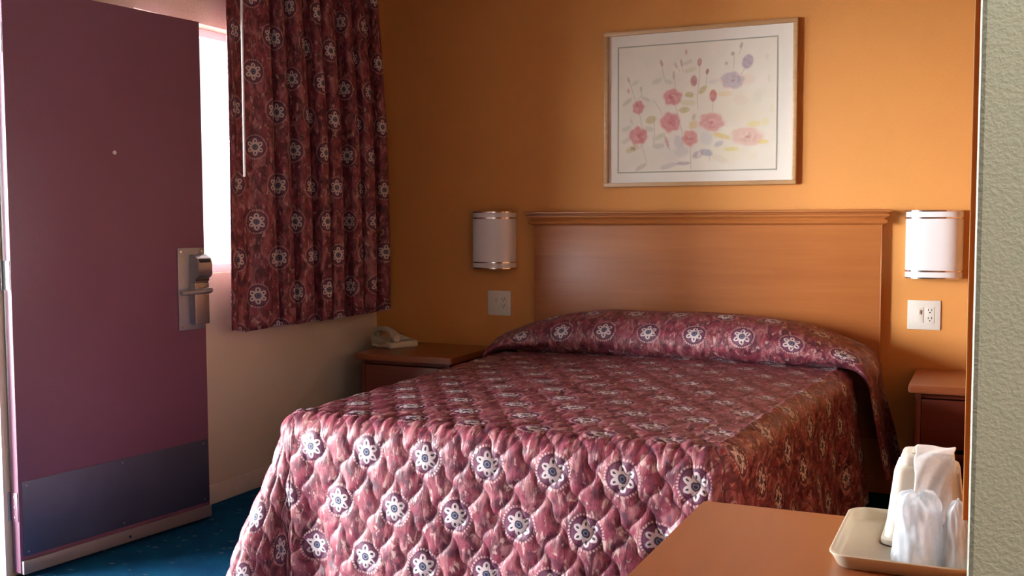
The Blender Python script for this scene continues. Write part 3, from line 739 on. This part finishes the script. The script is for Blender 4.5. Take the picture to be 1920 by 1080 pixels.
PR = NT('watercolour_print'); vc = PR.n('ShaderNodeVertexColor', layer_name='print_colour'); PR.set(Base_Color=vc.outputs[0], Roughness=.85); PR.bump(PR.noise(PR.obj(), 300, 3), .1, .001)
po = obj('print', me, PR.m, pic, smooth=False); po['label'] = 'watercolour print of pink roses and buds'
obj('glass', B(X0p+.018, X1p-.018, -.0225, -.0205, Z0p+.018, Z1p-.018), PGLASS, pic)

# ------------------------------------------------------------------ dresser with mirror
dx0, dx1, dy0, dy1, dz = 2.582, PX-.004, -4.06, -2.985, .70
dr = tag(empty('dresser', ((dx0+dx1)/2, (dy0+dy1)/2, 0)), 'low brown dresser with the tray on top, nearest the camera', 'dresser')
bm = bmesh.new(); prism(bm, rrect(dx0, dx1, dy0, dy1, .014), 'z', dz-.03, dz)
bmesh.ops.bevel(bm, geom=[e for e in bm.edges if abs(e.verts[0].co.z-e.verts[1].co.z) < 1e-6], offset=.006, segments=3, affect='EDGES')
obj('top', bm, DRESW, dr)
obj('carcass', B(dx0+.045, dx1-.005, dy0+.025, dy1-.025, .07, dz-.031, bev=.002), CHERRYT, dr)
obj('plinth', B(dx0+.07, dx1-.01, dy0+.04, dy1-.04, 0, .07), DARK, dr)
for c_ in range(2):
    for r_ in range(3):
        y0 = dy0+.035+c_*.505; z0 = .085+r_*.193
        q_ = obj('drawer', B(dx0+.026, dx0+.045, y0, y0+.495, z0, z0+.183, bev=.003), DRESW, dr)
        b = bmesh.new(); tube(b, [(dx0+.026, y0+.2475, z0+.09), (dx0+.012, y0+.2475, z0+.09), (dx0+.002, y0+.2475, z0+.09)], [.007, .008, .014], 12); obj('knob', b, BRONZE, q_)
my0, my1, mz0, mz1, mx = -3.45, -2.35, .838, 1.86, 3.046
mi = tag(empty('wall_mirror', (PX, (my0+my1)/2, mz0)), 'wood-framed mirror seen edge-on along the right wall edge', 'mirror')
for y0, y1, z0, z1 in ((my0, my0+.05, mz0, mz1), (my1-.05, my1, mz0, mz1), (my0+.05, my1-.05, mz0, mz0+.05), (my0+.05, my1-.05, mz1-.05, mz1)):
    obj('frame_rail', B(mx, PX-.0005, y0, y1, z0, z1, bev=.002), MIRRW, mi)
obj('mirror_glass', B(mx+.006, PX-.001, my0+.045, my1-.045, mz0+.045, mz1-.045), MIRRG, mi)

# ------------------------------------------------------------------ tray and what stands on it
tz = dz+.0005
tx0, tx1, ty0, ty1 = 2.855, 3.0655, -3.300, -3.005
tr = tag(empty('tray', ((tx0+tx1)/2, (ty0+ty1)/2, tz)), 'tan plastic tray with raised rim on the dresser', 'tray')
bm = bmesh.new(); loops = []
for ins, z in ((.016, 0), (.012, .001), (.004, .016), (.0, .021), (.0, .023), (.003, .0245), (.006, .023), (.008, .017), (.011, .006), (.0135, .0045)):
    loops.append([(x, y, tz+z) for x, y in rrect(tx0+ins, tx1-ins, ty0+ins, ty1-ins, .032-ins*.6, 7)])
loft(bm, loops); obj('tray_body', bm, TRAYM, tr, angle=60)
tf = tz+.0055
# upturned ice bucket
bx0, bx1, by0, by1 = 2.922, 3.048, -3.160, -3.030
bk = tag(empty('ice_bucket', ((bx0+bx1)/2, (by0+by1)/2, tf)), 'cream plastic ice bucket standing upside down on the tray', 'ice bucket')
bm = bmesh.new(); loops = []
for ins, z in ((.003, 0), (-.003, .001), (-.003, .009), (.002, .011), (.0145, .118), (.0165, .124), (.021, .127), (.0225, .128), (.0235, .140), (.026, .1435), (.032, .145)):
    loops.append([(x, y, tf+z) for x, y in rrect(bx0+ins, bx1-ins, by0+ins, by1-ins, .020-ins*.2, 6)])
loft(bm, loops); obj('bucket_body', bm, BUCKM, bk, angle=45)
obj('bucket_foot', B(bx0+.04, bx1-.04, by0+.04, by1-.04, tf+.1445, tf+.147, bev=.001), BUCKM, bk)
# folded liner bag draped over it
lb = tag(empty('ice_bag', (3.0, -3.14, tf+.146)), 'folded white plastic liner bag draped over the ice bucket', 'bag')
path = [(-3.075, .1488), (-3.10, .150), (-3.12, .150), (-3.130, .148), (-3.1385, .142), (-3.1455, .130), (-3.150, .115), (-3.156, .09), (-3.162, .065), (-3.167, .045)]
n = 40; pp = np.array(path); tq = np.linspace(0, len(path)-1, n); yy = np.interp(tq, range(len(path)), pp[:, 0]); z_ = np.interp(tq, range(len(path)), pp[:, 1])
V = np.zeros((n, 24, 3))
for i in range(n):
    for j in range(24):
        s = j/23; V[i, j] = (2.968+.058*s+.003*math.sin(i*.4)*(s-.5), yy[i]-.004-.003*math.sin(s*9+i*.25)-.002*math.sin(s*PI), tf+z_[i]+.0035+.0015*math.sin(s*7+i*.3))
idx = np.arange(n*24).reshape(n, 24); F = np.stack([idx[:-1, :-1], idx[1:, :-1], idx[1:, 1:], idx[:-1, 1:]], -1).reshape(-1, 4)
cut = 13*23
me = grid_mesh('header', V.reshape(-1, 3), F[:cut]); o = obj('header', me, plain('pink_white_header', (.86, .74, .68), .5), lb, smooth=False)
m_ = o.modifiers.new('thickness', 'SOLIDIFY'); m_.thickness = .0012
me = grid_mesh('bag_sheet', V.reshape(-1, 3), F[cut:]); o = obj('bag_sheet', me, BAGW, lb, smooth=False)
m_ = o.modifiers.new('thickness', 'SOLIDIFY'); m_.thickness = .002
def wrapped_cup(cx, cy, hgt, r, seed, label):
    t = tag(empty('wrapped_cup', (cx, cy, tf)), label, 'cup', 'plastic-wrapped cups on the tray')
    bm = bmesh.new(); n = 28; L = []
    for rr, z in ((r*.90, .001), (r*.93, .003), (r*.90, .006), (r*.72, hgt*.78), (r*.66, hgt*.80), (r*.60, hgt*.785)):
        L.append([(cx+rr*math.cos(2*PI*k/n), cy+rr*math.sin(2*PI*k/n), tf+z) for k in range(n)])
    loft(bm, L, cap0=False); obj('cup', bm, CUPM, t)
    rg = np.random.default_rng(seed); pa = rg.uniform(0, 6.3, 12)
    bm = bmesh.new(); n = 72; L = []; NL = 34
    for i in range(NL):
        q_ = i/(NL-1)
        z = hgt*(1-(1-q_)**1.25) if q_ < 1 else hgt
        prof_ = np.interp(q_, [0, .04, .12, .5, .74, .86, .94, 1], [1.12, 1.10, 1.02, .94, .88, .80, .62, .22])
        l = []
        for k in range(n):
            a = 2*PI*k/n
            w_ = .055*math.sin(3*a+pa[0]+2*q_)+.045*math.sin(7*a+pa[1]-5*q_)+.03*math.sin(13*a+pa[2]+9*q_)+.03*math.sin(5*a+pa[3]+14*q_)
            rr = r*prof_*(1+w_*(.6+.8*q_))
            l.append((cx+rr*math.cos(a), cy+rr*math.sin(a), tf+.0008+z*(1+.05*math.sin(2*a+pa[4])*q_)+.002*math.sin(9*a+pa[5])*q_))
        L.append(l)
    loft(bm, L, cap0=False); obj('plastic_wrapper', bm, PLASTIC, t, angle=180)
wrapped_cup(2.979, -3.215, .103, .036, 3, 'plastic-wrapped cup in front of the ice bucket, left one')
wrapped_cup(3.036, -3.236, .100, .0185*1.0+.001, 9, 'plastic-wrapped cup at the wall edge, right one')
